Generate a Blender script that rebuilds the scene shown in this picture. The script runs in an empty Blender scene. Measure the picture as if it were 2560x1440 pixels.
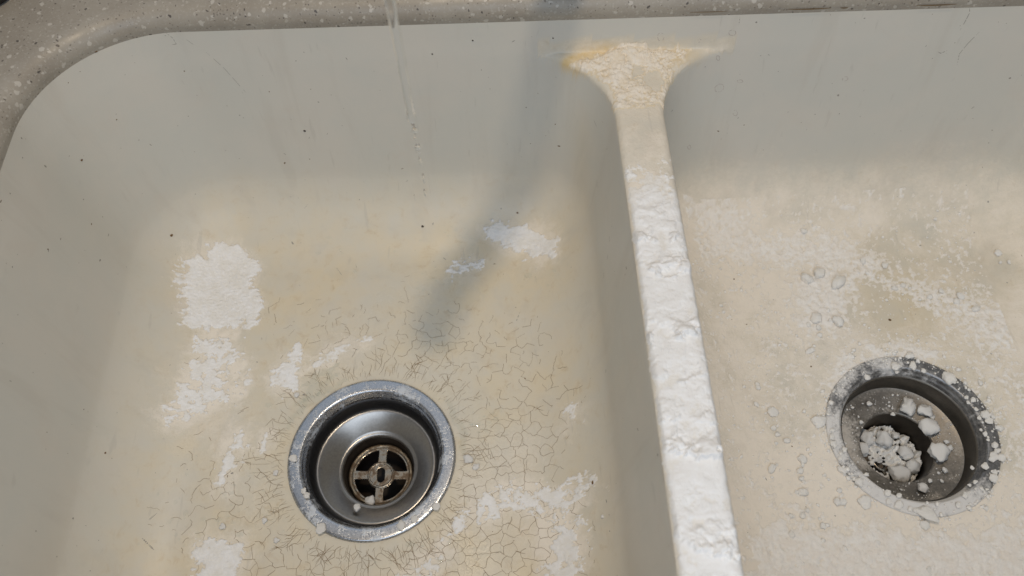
import bpy, bmesh, math, random
import numpy as np
from mathutils import Matrix, Vector, geometry

random.seed(7)
RNG = np.random.default_rng(7)
MM = 0.001
scene = bpy.context.scene
COL = scene.collection

# ------------------------------------------------------------------ camera
FOCAL_PX = 2080.0
CAM_H = 504.0                                  # mm above the basin floor
def _unit(v): return v / np.linalg.norm(v)
_n = _unit(np.array([63.0, 1240.0, FOCAL_PX]))
_y = np.array([-157.0, -3625.0, FOCAL_PX]); _y = _unit(_y - _n * (_y @ _n))
_z = -_n
_x = _unit(np.cross(_y, _z))
RW = np.stack([_x, _y, _z])                    # rows: world axes in camera space (x right, y down, z forward)
cam_data = bpy.data.cameras.new('camera'); cam = bpy.data.objects.new('camera', cam_data)
COL.objects.link(cam)
cam_data.sensor_width = 36.0
cam_data.lens = FOCAL_PX * 36.0 / 2560.0
cam_data.clip_start = 0.01; cam_data.clip_end = 20.0
m = Matrix.Identity(4)
for r in range(3):
    m[r][0] = RW[r, 0]; m[r][1] = -RW[r, 1]; m[r][2] = -RW[r, 2]
m[2][3] = CAM_H * MM
cam.matrix_world = m
cam_data.dof.use_dof = True
cam_data.dof.focus_distance = 0.50
cam_data.dof.aperture_fstop = 9.0
scene.camera = cam

# ------------------------------------------------------------------ world, lamps, exposure
world = bpy.data.worlds.new('World'); scene.world = world; world.use_nodes = True
bg = world.node_tree.nodes['Background']
bg.inputs['Color'].default_value = (0.94, 0.96, 1.0, 1); bg.inputs['Strength'].default_value = 0.20

def lamp(name, kind, loc, energy, color, target=None, **kw):
    d = bpy.data.lights.new(name, kind); d.energy = energy; d.color = color
    for k, v in kw.items(): setattr(d, k, v)
    o = bpy.data.objects.new(name, d); COL.objects.link(o); o.location = loc
    if target is not None:
        o.rotation_euler = (Vector(target) - Vector(loc)).to_track_quat('-Z', 'Y').to_euler()
    return o
# warm lamp above and behind the faucet: its light makes the spout's shadow
lamp('lamp_over_sink', 'POINT', (-0.015, 0.210, 1.000), 11.6, (1.0, 0.82, 0.60), shadow_soft_size=0.017)
# cool daylight from the room in front and to the right
lamp('room_daylight', 'AREA', (0.06, -0.36, 0.68), 3.5, (0.78, 0.88, 1.0), (0.1, 0.15, 0.05), shape='RECTANGLE', size=0.8, size_y=0.5)
# daylight from the window behind the sink
lamp('window_daylight', 'AREA', (-0.25, 0.95, 1.25), 1.2, (0.72, 0.85, 1.0), (0.0, 0.15, 0.0), shape='RECTANGLE', size=0.9, size_y=0.7)

vs = scene.view_settings
vs.view_transform = 'Standard'; vs.look = 'None'; vs.exposure = -0.10; vs.gamma = 1.0
scene.render.engine = 'CYCLES'
scene.cycles.max_bounces = 8
scene.cycles.caustics_reflective = False; scene.cycles.caustics_refractive = False
scene.cycles.sample_clamp_indirect = 4.0

# ------------------------------------------------------------------ noise
_ang = RNG.random((256, 256)) * 2 * np.pi
_gx, _gy = np.cos(_ang), np.sin(_ang)
def gnoise(x, y):
    xi = np.floor(x).astype(int); yi = np.floor(y).astype(int)
    fx = x - xi; fy = y - yi
    u = fx * fx * fx * (fx * (fx * 6 - 15) + 10); v = fy * fy * fy * (fy * (fy * 6 - 15) + 10)
    def g(ix, iy, dx, dy):
        a, b = ix & 255, iy & 255
        return _gx[a, b] * dx + _gy[a, b] * dy
    a = g(xi, yi, fx, fy); b = g(xi + 1, yi, fx - 1, fy)
    c = g(xi, yi + 1, fx, fy - 1); d = g(xi + 1, yi + 1, fx - 1, fy - 1)
    return (a * (1 - u) + b * u) * (1 - v) + (c * (1 - u) + d * u) * v * 1.0
def fbm(x, y, size, octaves=4, gain=0.5, ox=0.0, oy=0.0):
    t = 0.0; amp = 1.0; s = 1.0 / size
    for k in range(octaves):
        t = t + amp * gnoise(x * s + ox + 17.3 * k, y * s + oy - 9.1 * k)
        amp *= gain; s *= 2.03
    return t
def sstep(a, b, x):
    t = np.clip((x - a) / (b - a), 0, 1); return t * t * (3 - 2 * t)

# ------------------------------------------------------------------ the shape of the sink (mm)
TAPER = 0.10; Z_DIV = 142.0; Z_TOP = 168.0; FILLET = 58.0; EDGE_R = 5.0
SHEAR = 0.022
BACK0 = 367.5; FRONT0 = -9.0
L0, L1 = -253.2, 48.5; R0, R1 = 105.0, 388.5
DRAIN_L = (-95.0, 181.0); DRAIN_R = (246.0, 181.0)
_theta = math.atan2(1.0, TAPER)
_dc = -FILLET * math.tan(_theta / 2); _tw = -_dc * math.cos(_theta)
def rrect(x, v, x0, x1, y0, y1, rtr, rbr, rtl, rbl):
    cx, cy = (x0 + x1) / 2, (y0 + y1) / 2; hx, hy = (x1 - x0) / 2, (y1 - y0) / 2
    px, py = x - cx, v - cy
    r = np.where(px > 0, np.where(py > 0, rtr, rbr), np.where(py > 0, rtl, rbl))
    qx = np.abs(px) - hx + r; qy = np.abs(py) - hy + r
    return np.minimum(np.maximum(qx, qy), 0) + np.hypot(np.maximum(qx, 0), np.maximum(qy, 0)) - r
def concave(d):
    arc = FILLET - np.sqrt(np.maximum(FILLET ** 2 - np.clip(d - _dc, 0, FILLET) ** 2, 0))
    return np.where(d < _dc, 0.0, np.where(d < _tw, arc, d / TAPER))
_tE = EDGE_R * math.tan(_theta / 2)           # convex rounding of the divider edge
def profile(d):
    h = concave(d)
    de = TAPER * Z_DIV                         # where the wall line meets the divider top
    e = d - (de + _tE)                         # 0 where the flat begins
    arc = Z_DIV - (EDGE_R - np.sqrt(np.maximum(EDGE_R ** 2 - np.clip(e, -EDGE_R, 0) ** 2, 0)))
    return np.where(e > 0, Z_DIV, np.where(e > -EDGE_R * math.sin(_theta), np.minimum(arc, h), np.minimum(h, Z_DIV)))
def smax(a, b, k):
    t = np.clip(0.5 + 0.5 * (a - b) / k, 0, 1)
    return b * (1 - t) + a * t + k * t * (1 - t)
def H(x, y):
    x = np.asarray(x, float); y = np.asarray(y, float)
    v = y + SHEAR * (x - 50)
    dl = rrect(x, v, L0, L1, FRONT0, BACK0, 39.5, 39.5, 61.5, 61.5)
    dr = rrect(x, v, R0, R1, FRONT0, BACK0, 61.5, 61.5, 39.5, 39.5)
    db = rrect(x, v, L0, R1, FRONT0, BACK0, 61.5, 61.5, 61.5, 61.5)
    h = np.minimum(profile(dl), profile(dr))
    # the floors fall a little towards the drains
    rl = np.hypot(x - DRAIN_L[0], y - DRAIN_L[1]); rr = np.hypot(x - DRAIN_R[0], y - DRAIN_R[1])
    dish = 0.012 * np.clip(np.minimum(rl, rr) - 53, 0, 150)
    up = np.maximum(db / TAPER, -400)
    return smax(h, up, 14.0) + dish * np.clip(1 - h / 40, 0, 1)
def Hn(x, y, e=0.4):
    gx = (H(x + e, y) - H(x - e, y)) / (2 * e); gy = (H(x, y + e) - H(x, y - e)) / (2 * e)
    n = np.stack([-gx, -gy, np.ones_like(gx)], -1)
    return n / np.linalg.norm(n, axis=-1, keepdims=True)

def on_plane(px, py, z=0.0):
    d = RW @ np.array([px - 1280.0, py - 720.0, FOCAL_PX]); t = (z - CAM_H) / d[2]
    return np.array([d[0] * t, d[1] * t, z])
def on_surface(px, py):
    """where a sight line meets the sink's own surface"""
    d = RW @ np.array([px - 1280.0, py - 720.0, FOCAL_PX]); d = d / np.linalg.norm(d)
    t = np.linspace(250, 900, 4000); p = d[None] * t[:, None] + np.array([0, 0, CAM_H])
    k = np.argmax(p[:, 2] < H(p[:, 0], p[:, 1]))
    return p[k]

# ------------------------------------------------------------------ mesh helpers
def link(name, me, mat=None, parent=None):
    o = bpy.data.objects.new(name, me); COL.objects.link(o)
    if mat is not None and not me.materials: me.materials.append(mat)
    if parent is not None: o.parent = parent
    return o
def tag(o, label=None, cat=None, group=None, kind=None):
    if label: o['label'] = label
    if cat: o['category'] = cat
    if group: o['group'] = group
    if kind: o['kind'] = kind
    return o
def empty(name, loc=(0, 0, 0)):
    o = bpy.data.objects.new(name, None); COL.objects.link(o); o.location = loc; o.empty_display_size = 0.02
    return o
def np_mesh(name, verts, faces, attrs=None, smooth=True, normals=None, scale=MM):
    """verts (n,3), faces (m,k)"""
    me = bpy.data.meshes.new(name)
    verts = np.asarray(verts, np.float32) * scale; faces = np.asarray(faces, np.int32)
    n, k = faces.shape
    me.vertices.add(len(verts)); me.vertices.foreach_set('co', verts.ravel())
    me.loops.add(n * k); me.loops.foreach_set('vertex_index', faces.ravel())
    me.polygons.add(n); me.polygons.foreach_set('loop_start', np.arange(0, n * k, k, dtype=np.int32))
    me.polygons.foreach_set('loop_total', np.full(n, k, np.int32))
    me.polygons.foreach_set('use_smooth', np.full(n, smooth))
    for an, av in (attrs or {}).items():
        a = me.attributes.new(an, 'FLOAT', 'POINT'); a.data.foreach_set('value', np.asarray(av, np.float32))
    me.update(calc_edges=True)
    if normals is not None: me.normals_split_custom_set_from_vertices(np.asarray(normals, np.float32).tolist())
    return me
def grid_faces(nx, ny, keep=None):
    i, j = np.meshgrid(np.arange(nx - 1), np.arange(ny - 1), indexing='ij')
    a = i * ny + j
    f = np.stack([a, a + ny, a + ny + 1, a + 1], -1)
    if keep is not None: f = f[keep]
    return f.reshape(-1, 4)
def compact(verts, faces, *arrs):
    u, inv = np.unique(faces.ravel(), return_inverse=True)
    return (verts[u], inv.reshape(faces.shape)) + tuple(a[u] for a in arrs)
def lathe(profile_pts, segs=128, wob=None):
    P = np.array(profile_pts, float); n = len(P); a = np.linspace(0, 2 * np.pi, segs, endpoint=False)
    v = np.stack([P[:, 0][None] * np.cos(a)[:, None], P[:, 0][None] * np.sin(a)[:, None], np.repeat(P[:, 1][None], segs, 0)], -1).reshape(-1, 3)
    i = np.arange(segs)[:, None]; j = np.arange(n - 1)[None]
    f = np.stack([i * n + j, ((i + 1) % segs) * n + j, ((i + 1) % segs) * n + j + 1, i * n + j + 1], -1).reshape(-1, 4)
    return v, f
def arc(cx, cz, r, a0, a1, n=8):
    return [(cx + r * math.cos(math.radians(a)), cz + r * math.sin(math.radians(a))) for a in np.linspace(a0, a1, n)]
def tube(points, radii, segs=16):
    P = np.array(points, float); n = len(P); T = np.gradient(P, axis=0); T /= np.linalg.norm(T, axis=1)[:, None]
    ref = np.array([0.0, 0.0, 1.0]) if abs(T[0][2]) < 0.9 else np.array([1.0, 0, 0])
    vs_ = []
    b = np.cross(T[0], ref); b /= np.linalg.norm(b)
    for k in range(n):
        b = b - T[k] * (b @ T[k]); b /= np.linalg.norm(b); c = np.cross(T[k], b)
        for s in range(segs):
            w = 2 * math.pi * s / segs; vs_.append(P[k] + radii[k] * (b * math.cos(w) + c * math.sin(w)))
    f = [[k * segs + s, k * segs + (s + 1) % segs, (k + 1) * segs + (s + 1) % segs, (k + 1) * segs + s] for k in range(n - 1) for s in range(segs)]
    vs_.append(P[0]); vs_.append(P[-1]); a, z = len(vs_) - 2, len(vs_) - 1
    f += [[a, (s + 1) % segs, s, s] for s in range(segs)]
    tris = [q[:3] for q in f if q[2] == q[3]]; tris += [[z, (n - 1) * segs + s, (n - 1) * segs + (s + 1) % segs] for s in range(segs)]
    quads = [q for q in f if q[2] != q[3]]
    me = bpy.data.meshes.new('tube'); me.from_pydata([tuple(np.array(p) * MM) for p in vs_], [], quads + tris)
    me.polygons.foreach_set('use_smooth', [True] * len(me.polygons)); me.update()
    return me

# ------------------------------------------------------------------ materials
class NT:
    def __init__(self, name):
        self.mat = bpy.data.materials.new(name); self.mat.use_nodes = True
        self.t = self.mat.node_tree; self.b = self.t.nodes['Principled BSDF']
        self.co = self.n('ShaderNodeTexCoord').outputs['Object']
    def n(self, kind, **kw):
        x = self.t.nodes.new(kind)
        for k, v in kw.items(): setattr(x, k, v)
        return x
    def put(self, sock, val):
        if hasattr(val, 'links'): self.t.links.new(val, sock)
        else: sock.default_value = val
    def noise(self, scale, detail=4, rough=0.55, dist=0.0, co=None):
        x = self.n('ShaderNodeTexNoise'); self.put(x.inputs['Vector'], co or self.co)
        x.inputs['Scale'].default_value = scale; x.inputs['Detail'].default_value = detail
        x.inputs['Roughness'].default_value = rough; x.inputs['Distortion'].default_value = dist
        return x.outputs['Fac']
    def vor(self, scale, feature='F1', co=None, rnd=1.0):
        x = self.n('ShaderNodeTexVoronoi', feature=feature); self.put(x.inputs['Vector'], co or self.co)
        x.inputs['Scale'].default_value = scale; x.inputs['Randomness'].default_value = rnd
        return x
    def ramp(self, v, a, b, lo=0.0, hi=1.0):
        x = self.n('ShaderNodeMapRange', interpolation_type='SMOOTHSTEP'); self.put(x.inputs['Value'], v)
        x.inputs['From Min'].default_value = a; x.inputs['From Max'].default_value = b
        x.inputs['To Min'].default_value = lo; x.inputs['To Max'].default_value = hi
        return x.outputs['Result']
    def math(self, op, a, b=0.0, c=None):
        x = self.n('ShaderNodeMath', operation=op); self.put(x.inputs[0], a); self.put(x.inputs[1], b)
        if c is not None: self.put(x.inputs[2], c)
        return x.outputs[0]
    def mix(self, f, a, b):
        x = self.n('ShaderNodeMix', data_type='RGBA'); self.put(x.inputs[0], f)
        for s, v in ((x.inputs[6], a), (x.inputs[7], b)):
            if hasattr(v, 'links'): self.t.links.new(v, s)
            else: s.default_value = (*v, 1)
        return x.outputs[2]
    def attr(self, name):
        x = self.n('ShaderNodeAttribute'); x.attribute_name = name; return x.outputs['Fac']
    def bump(self, h, strength, dist):
        x = self.n('ShaderNodeBump'); self.put(x.inputs['Height'], h); x.inputs['Strength'].default_value = strength
        x.inputs['Distance'].default_value = dist; self.t.links.new(x.outputs[0], self.b.inputs['Normal'])
    def set(self, **kw):
        for k, v in kw.items():
            s = self.b.inputs[k.replace('_', ' ')]
            if hasattr(v, 'links'): self.t.links.new(v, s)
            elif isinstance(v, tuple) and len(v) == 3: s.default_value = (*v, 1)
            else: s.default_value = v
        return self.mat

def ceramic():
    t = NT('old_glazed_sink')
    stain, dust, yellow, wet = t.attr('stain'), t.attr('dust'), t.attr('yellow'), t.attr('wet')
    n1 = t.noise(14, 5, 0.6); n2 = t.noise(60, 5, 0.62); n3 = t.noise(320, 5, 0.65); n4 = t.noise(900, 3, 0.6)
    base = t.mix(t.ramp(n1, 0.35, 0.65), (0.60, 0.592, 0.545), (0.63, 0.605, 0.55))
    s = t.math('MULTIPLY', stain, t.ramp(n2, 0.25, 0.62, 0.62, 1.0))
    c = t.mix(s, base, (0.68, 0.595, 0.445))
    c = t.mix(t.math('MULTIPLY', stain, t.ramp(t.noise(120, 6, 0.7, 0.6), 0.53, 0.72, 0.0, 0.55)), c, (0.50, 0.38, 0.23))
    c = t.mix(yellow, c, (0.68, 0.49, 0.20))
    # dust: breaks up into grains where it gets thin
    dn = t.math('ADD', t.math('MULTIPLY', n2, 0.45), t.math('ADD', t.math('MULTIPLY', n3, 0.4), t.math('MULTIPLY', n4, 0.15)))
    dd = t.ramp(t.math('ADD', dust, t.math('MULTIPLY', t.math('SUBTRACT', dn, 0.5), 1.7)), 0.05, 1.15)
    dd = t.math('MULTIPLY', dd, t.ramp(dust, 0.02, 0.15))
    c = t.mix(dd, c, (0.82, 0.755, 0.665))
    # faint water runs and soap film on the walls
    mr = t.n('ShaderNodeMapping'); t.t.links.new(t.co, mr.inputs[0]); mr.inputs['Scale'].default_value = (55, 55, 5)
    c = t.mix(t.ramp(t.noise(1.0, 4, 0.6, 0.3, co=mr.outputs[0]), 0.52, 0.70, 0.0, 0.16), c, (0.46, 0.42, 0.36))
    c = t.mix(t.ramp(t.noise(22, 5, 0.65, 0.5), 0.54, 0.70, 0.0, 0.20), c, (0.60, 0.54, 0.47))
    # faint long smears
    mp = t.n('ShaderNodeMapping'); t.t.links.new(t.co, mp.inputs[0]); mp.inputs['Scale'].default_value = (260, 40, 40)
    mp.inputs['Rotation'].default_value = (0.2, 0.3, 0.7)
    sm = t.ramp(t.noise(1.0, 3, 0.5, 0.4, co=mp.outputs[0]), 0.66, 0.74, 0.0, 0.22)
    c = t.mix(sm, c, (0.42, 0.40, 0.36))
    rough = t.math('ADD', t.math('MULTIPLY', n2, 0.22), t.math('ADD', t.math('MULTIPLY', dd, 0.35), 0.30))
    rough = t.math('MAXIMUM', t.math('SUBTRACT', rough, t.math('MULTIPLY', wet, 0.32)), 0.06)
    hgt = t.math('ADD', t.math('MULTIPLY', dd, 0.9), t.math('ADD', t.math('MULTIPLY', n3, 0.25), t.math('MULTIPLY', t.math('MULTIPLY', n3, dd), 0.9)))
    t.bump(hgt, 0.55, 0.0006)
    return t.set(Base_Color=c, Roughness=rough, Specular_IOR_Level=0.42)

def powder(name, col=(0.83, 0.825, 0.82), shade=(0.80, 0.74, 0.66), wet=False, layer=True, under=(0.69, 0.63, 0.53)):
    t = NT(name)
    n = t.noise(900, 5, 0.7); n2 = t.noise(160, 4, 0.6)
    c = t.mix(t.ramp(n2, 0.35, 0.68), col, shade)
    c = t.mix(t.ramp(t.noise(420, 4, 0.7, 0.5), 0.62, 0.78, 0.0, 0.15), c, (0.64, 0.56, 0.45))
    if layer:   # thin powder lets the stained glaze show between its grains
        k = t.ramp(t.math('ADD', t.attr('cover'), t.math('MULTIPLY', t.math('SUBTRACT', n, 0.5), 0.8)), 0.0, 0.85)
        c = t.mix(k, under, c)
    t.bump(t.math('ADD', n, t.math('MULTIPLY', t.noise(2600, 2), 0.5)), 0.5 if not wet else 0.3, 0.0009)
    return t.set(Base_Color=c, Roughness=0.95 if not wet else 0.55, Specular_IOR_Level=0.15 if not wet else 0.35)

def counter_mat():
    t = NT('speckled_solid_surface')
    n = t.noise(35, 4); c = t.mix(t.ramp(n, 0.35, 0.65), (0.295, 0.265, 0.222), (0.345, 0.315, 0.268))
    c = t.mix(t.ramp(t.noise(700, 3, 0.7), 0.5, 0.75, 0, 0.35), c, (0.50, 0.48, 0.45))
    w = t.noise(260, 3, 0.6); 
    vv = t.n('ShaderNodeVectorMath', operation='ADD'); t.t.links.new(t.co, vv.inputs[0])
    sc = t.n('ShaderNodeVectorMath', operation='SCALE'); nz = t.n('ShaderNodeTexNoise'); t.t.links.new(t.co, nz.inputs[0]); nz.inputs['Scale'].default_value = 300
    t.t.links.new(nz.outputs['Color'], sc.inputs[0]); sc.inputs['Scale'].default_value = 0.003; t.t.links.new(sc.outputs[0], vv.inputs[1])
    for scale, pw, mx, colr, f in ((240, 2.2, 0.40, (0.54, 0.51, 0.46), 0.7), (440, 1.6, 0.40, (0.48, 0.45, 0.40), 0.5), (270, 2.4, 0.27, (0.06, 0.05, 0.045), 0.85), (520, 1.8, 0.32, (0.12, 0.10, 0.085), 0.7)):
        co = vv.outputs[0]
        mpn = t.n('ShaderNodeMapping'); t.t.links.new(co, mpn.inputs[0]); mpn.inputs['Location'].default_value = (scale * 0.013, scale * 0.007, scale * 0.003)
        v = t.vor(scale, co=mpn.outputs[0]);  s = t.n('ShaderNodeSeparateColor'); t.t.links.new(v.outputs['Color'], s.inputs[0])
        r = t.math('MULTIPLY', t.math('POWER', s.outputs[0], pw), mx)
        k = t.ramp(t.math('SUBTRACT', v.outputs['Distance'], r), -0.05, 0.01, f, 0.0)
        c = t.mix(k, c, colr)
    return t.set(Base_Color=c, Roughness=t.ramp(t.noise(90, 4), 0.3, 0.7, 0.34, 0.5), Specular_IOR_Level=0.45)

def metal(name, col, rough, residue=0.0, res_col=(0.62, 0.66, 0.72), rust=0.0, res_scale=140, brushed=True, dust_attr=False):
    t = NT(name)
    n = t.noise(res_scale, 6, 0.68, 0.3); n2 = t.noise(700, 4, 0.7)
    c = t.mix(t.ramp(n2, 0.3, 0.7), tuple(x * 0.82 for x in col), col)
    metv = 1.0; rg = t.math('ADD', t.math('MULTIPLY', n2, 0.15), rough - 0.07)
    if rust:
        r = t.ramp(t.noise(180, 6, 0.7, 0.5), 0.62 - 0.2 * rust, 0.72 - 0.12 * rust, 0.0, 0.9)
        c = t.mix(r, c, (0.10, 0.055, 0.022)); metv = t.math('SUBTRACT', 1.0, r); rg = t.math('ADD', rg, t.math('MULTIPLY', r, 0.3))
    if residue:
        k = t.ramp(t.math('ADD', t.math('MULTIPLY', n, 0.7), t.math('MULTIPLY', n2, 0.3)), 0.56 - 0.22 * residue, 0.62 - 0.02 * residue, 0.0, 0.78)
        if dust_attr: k = t.math('MAXIMUM', t.math('MULTIPLY', k, 0.25), t.ramp(t.math('ADD', t.attr('dust'), t.math('MULTIPLY', t.math('SUBTRACT', n2, 0.5), 1.1)), 0.12, 0.8, 0.0, 0.95))
        c = t.mix(k, c, res_col)
        metv = t.math('MULTIPLY', metv, t.math('SUBTRACT', 1.0, k)); rg = t.math('ADD', rg, t.math('MULTIPLY', k, 0.35))
        t.bump(t.math('ADD', k, t.math('MULTIPLY', n2, 0.25)), 0.22, 0.0003)
    elif brushed:
        t.bump(n2, 0.08, 0.0003)
    return t.set(Base_Color=c, Roughness=rg, Metallic=metv)

def plain(name, col, rough=0.5, metallic=0.0, spec=0.5):
    t = NT(name); n = t.noise(400, 4)
    return t.set(Base_Color=t.mix(n, tuple(x * 0.8 for x in col), tuple(min(1, x * 1.15) for x in col)), Roughness=rough, Metallic=metallic, Specular_IOR_Level=spec)
def water_mat():
    t = NT('clear_water'); t.bump(t.noise(120, 2), 0.05, 0.0005)
    return t.set(Base_Color=(0.97, 0.985, 1.0), Roughness=0.02, IOR=1.33, Transmission_Weight=1.0)

def thin_water():
    t = NT('water_droplet_film'); nt = t.t; tr = t.n('ShaderNodeBsdfTransparent'); gl = t.n('ShaderNodeBsdfGlossy'); fr = t.n('ShaderNodeFresnel'); mx = t.n('ShaderNodeMixShader')
    tr.inputs[0].default_value = (0.97, 0.98, 0.98, 1); gl.inputs['Roughness'].default_value = 0.03; fr.inputs[0].default_value = 1.36
    ge = t.n('ShaderNodeNewGeometry'); k = t.math('MULTIPLY', fr.outputs[0], t.math('SUBTRACT', 1.0, ge.outputs['Backfacing'])); nt.links.new(k, mx.inputs[0]); nt.links.new(tr.outputs[0], mx.inputs[1]); nt.links.new(gl.outputs[0], mx.inputs[2])
    nt.links.new(mx.outputs[0], nt.nodes['Material Output'].inputs['Surface']); return t.mat
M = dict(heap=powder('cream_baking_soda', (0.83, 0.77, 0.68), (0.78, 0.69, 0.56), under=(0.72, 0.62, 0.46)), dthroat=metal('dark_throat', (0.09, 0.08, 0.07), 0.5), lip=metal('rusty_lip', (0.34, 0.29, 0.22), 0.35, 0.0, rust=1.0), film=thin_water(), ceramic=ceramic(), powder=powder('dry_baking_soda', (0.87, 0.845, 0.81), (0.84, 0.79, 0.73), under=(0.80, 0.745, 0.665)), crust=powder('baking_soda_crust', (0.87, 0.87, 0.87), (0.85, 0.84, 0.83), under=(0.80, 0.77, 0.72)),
         wet=powder('wet_baking_soda', (0.85, 0.845, 0.85), (0.80, 0.78, 0.75), True), lump=powder('baking_soda_lump', (0.88, 0.865, 0.84), (0.84, 0.82, 0.78), layer=False),
         counter=counter_mat(), water=water_mat(),
         crack=plain('crack_dirt', (0.25, 0.175, 0.10), 0.8), mark=plain('dried_water_mark', (0.44, 0.38, 0.345), 0.6),
         scratch=plain('grey_scratch', (0.30, 0.28, 0.25), 0.6), speck=plain('dark_crumb', (0.035, 0.022, 0.012), 0.7),
         brown=plain('brown_crumb', (0.14, 0.075, 0.025), 0.7), caulk=plain('brown_seam_gap', (0.16, 0.105, 0.05), 0.9),
         black=plain('black_rubber', (0.012, 0.012, 0.013), 0.45),
         flange=metal('etched_steel', (0.45, 0.47, 0.51), 0.27, 0.22, (0.56, 0.61, 0.68), res_scale=75),
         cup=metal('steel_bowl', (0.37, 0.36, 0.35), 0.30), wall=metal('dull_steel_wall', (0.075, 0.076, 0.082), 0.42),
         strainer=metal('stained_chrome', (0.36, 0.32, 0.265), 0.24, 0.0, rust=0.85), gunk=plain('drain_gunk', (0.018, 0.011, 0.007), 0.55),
         dflange=metal('dusty_steel_rim', (0.27, 0.275, 0.29), 0.42, 0.5, (0.72, 0.71, 0.70), dust_attr=True, res_scale=90),
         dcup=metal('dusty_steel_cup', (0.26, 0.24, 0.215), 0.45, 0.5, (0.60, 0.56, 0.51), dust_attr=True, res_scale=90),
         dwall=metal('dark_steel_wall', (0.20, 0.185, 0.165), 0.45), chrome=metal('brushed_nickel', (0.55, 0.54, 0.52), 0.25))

# ------------------------------------------------------------------ painting helpers on the plan (mm)
def poly_sd(X, Y, P):
    P = np.asarray(P, float); d = np.full(X.shape, 1e9); inside = np.zeros(X.shape, bool)
    for k in range(len(P)):
        a, b = P[k], P[(k + 1) % len(P)]; e = b - a
        t = np.clip(((X - a[0]) * e[0] + (Y - a[1]) * e[1]) / (e @ e), 0, 1)
        d = np.minimum(d, np.hypot(X - a[0] - t * e[0], Y - a[1] - t * e[1]))
        c = (a[1] > Y) != (b[1] > Y)
        with np.errstate(divide='ignore', invalid='ignore'):
            inside ^= c & (X < (b[0] - a[0]) * (Y - a[1]) / (b[1] - a[1] + 1e-12) + a[0])
    return np.where(inside, -d, d)
def floor_poly(pts): return [on_surface(*p)[:2] for p in pts]
def blob(X, Y, px, py, r, soft=1.0):
    c = on_plane(px, py); return np.exp(-((X - c[0]) ** 2 + (Y - c[1]) ** 2) / (r * r) * soft)

PATCHES = [
    dict(pts=[(470, 650), (520, 612), (600, 606), (640, 640), (632, 700), (655, 760), (640, 805), (560, 830), (480, 815), (455, 760), (440, 700)], label='large rounded white powder patch at the left of the left bowl', args=(1.3,5), kw=dict(seed=1)),
    dict(pts=[(490, 840), (580, 850), (600, 900), (560, 940), (590, 985), (520, 1020), (470, 1060), (420, 1065), (405, 1040), (450, 990), (470, 920)], label='ragged white streaks just below the large rounded patch', args=(0.8,9), kw=dict(seed=2, holes=.35)),
    dict(pts=[(1215, 570), (1270, 565), (1330, 570), (1390, 590), (1392, 640), (1310, 640), (1260, 625), (1225, 600)], label='white powder patch near the divider beside the spout shadow', args=(1.3,4), kw=dict(seed=3)),
    dict(pts=[(1112, 682), (1140, 660), (1170, 645), (1202, 645), (1195, 668), (1165, 690), (1130, 695)], label='small broken white flakes inside the spout shadow', args=(0.9,6), kw=dict(seed=4, step=0.45, holes=.4)),
    dict(pts=[(670, 940), (715, 890), (748, 865), (752, 930), (745, 975), (705, 985), (670, 970)], label='triangular white powder patch above and left of the left drain', args=(0.9,4), kw=dict(seed=5)),
    dict(pts=[(795, 915), (815, 880), (860, 855), (930, 840), (925, 858), (870, 875), (835, 895)], label='thin wet white smear just above the left drain', args=(0.5,4), kw=dict(seed=6, step=.5)),
    dict(pts=[(590, 1078), (618, 1075), (615, 1110), (588, 1130), (585, 1170), (560, 1222), (535, 1225), (545, 1180), (560, 1140)], label='narrow slanting white streak left of the left drain', args=(0.8,4), kw=dict(seed=7)),
    dict(pts=[(648, 1080), (675, 1076), (672, 1105), (652, 1120)], label='tiny white patch between the streak and the left drain', args=(0.7,3), kw=dict(seed=8)),
    dict(pts=[(475, 1355), (520, 1345), (560, 1360), (610, 1350), (615, 1385), (580, 1440), (570, 1470), (500, 1470), (485, 1410)], label='white powder patch at the bottom edge below the left drain', args=(1.2,5), kw=dict(seed=9)),
    dict(pts=[(1180, 1265), (1250, 1225), (1330, 1215), (1400, 1225), (1480, 1200), (1478, 1230), (1420, 1255), (1400, 1300), (1350, 1270), (1280, 1280), (1220, 1295), (1140, 1330), (1110, 1350), (1130, 1300)], label='long white powder band between the left drain and the divider', args=(0.8,7), kw=dict(seed=10, holes=.1)),
    dict(pts=[(1380, 1310), (1440, 1310), (1460, 1350), (1440, 1440), (1400, 1470), (1345, 1470), (1365, 1380)], label='white powder patch at the bottom edge beside the divider', args=(0.8,7), kw=dict(seed=11, holes=.2)),
    dict(pts=[(1412, 1030), (1440, 1010), (1450, 1045), (1425, 1075)], label='small faint white patch on the floor close to the divider', args=(0.5,5), kw=dict(seed=12, holes=.2)),
    dict(pts=[(1000, 1440), (1060, 1410), (1110, 1395), (1100, 1430), (1050, 1470), (1000, 1480)], label='thin white patch at the bottom edge under the left drain', args=(0.7,5), kw=dict(seed=13, holes=.2)),
    dict(pts=[(600, 935), (625, 925), (640, 950), (620, 965)], label='tiny white patch left of the triangular patch', args=(0.6,4), kw=dict(seed=14))]
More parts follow.
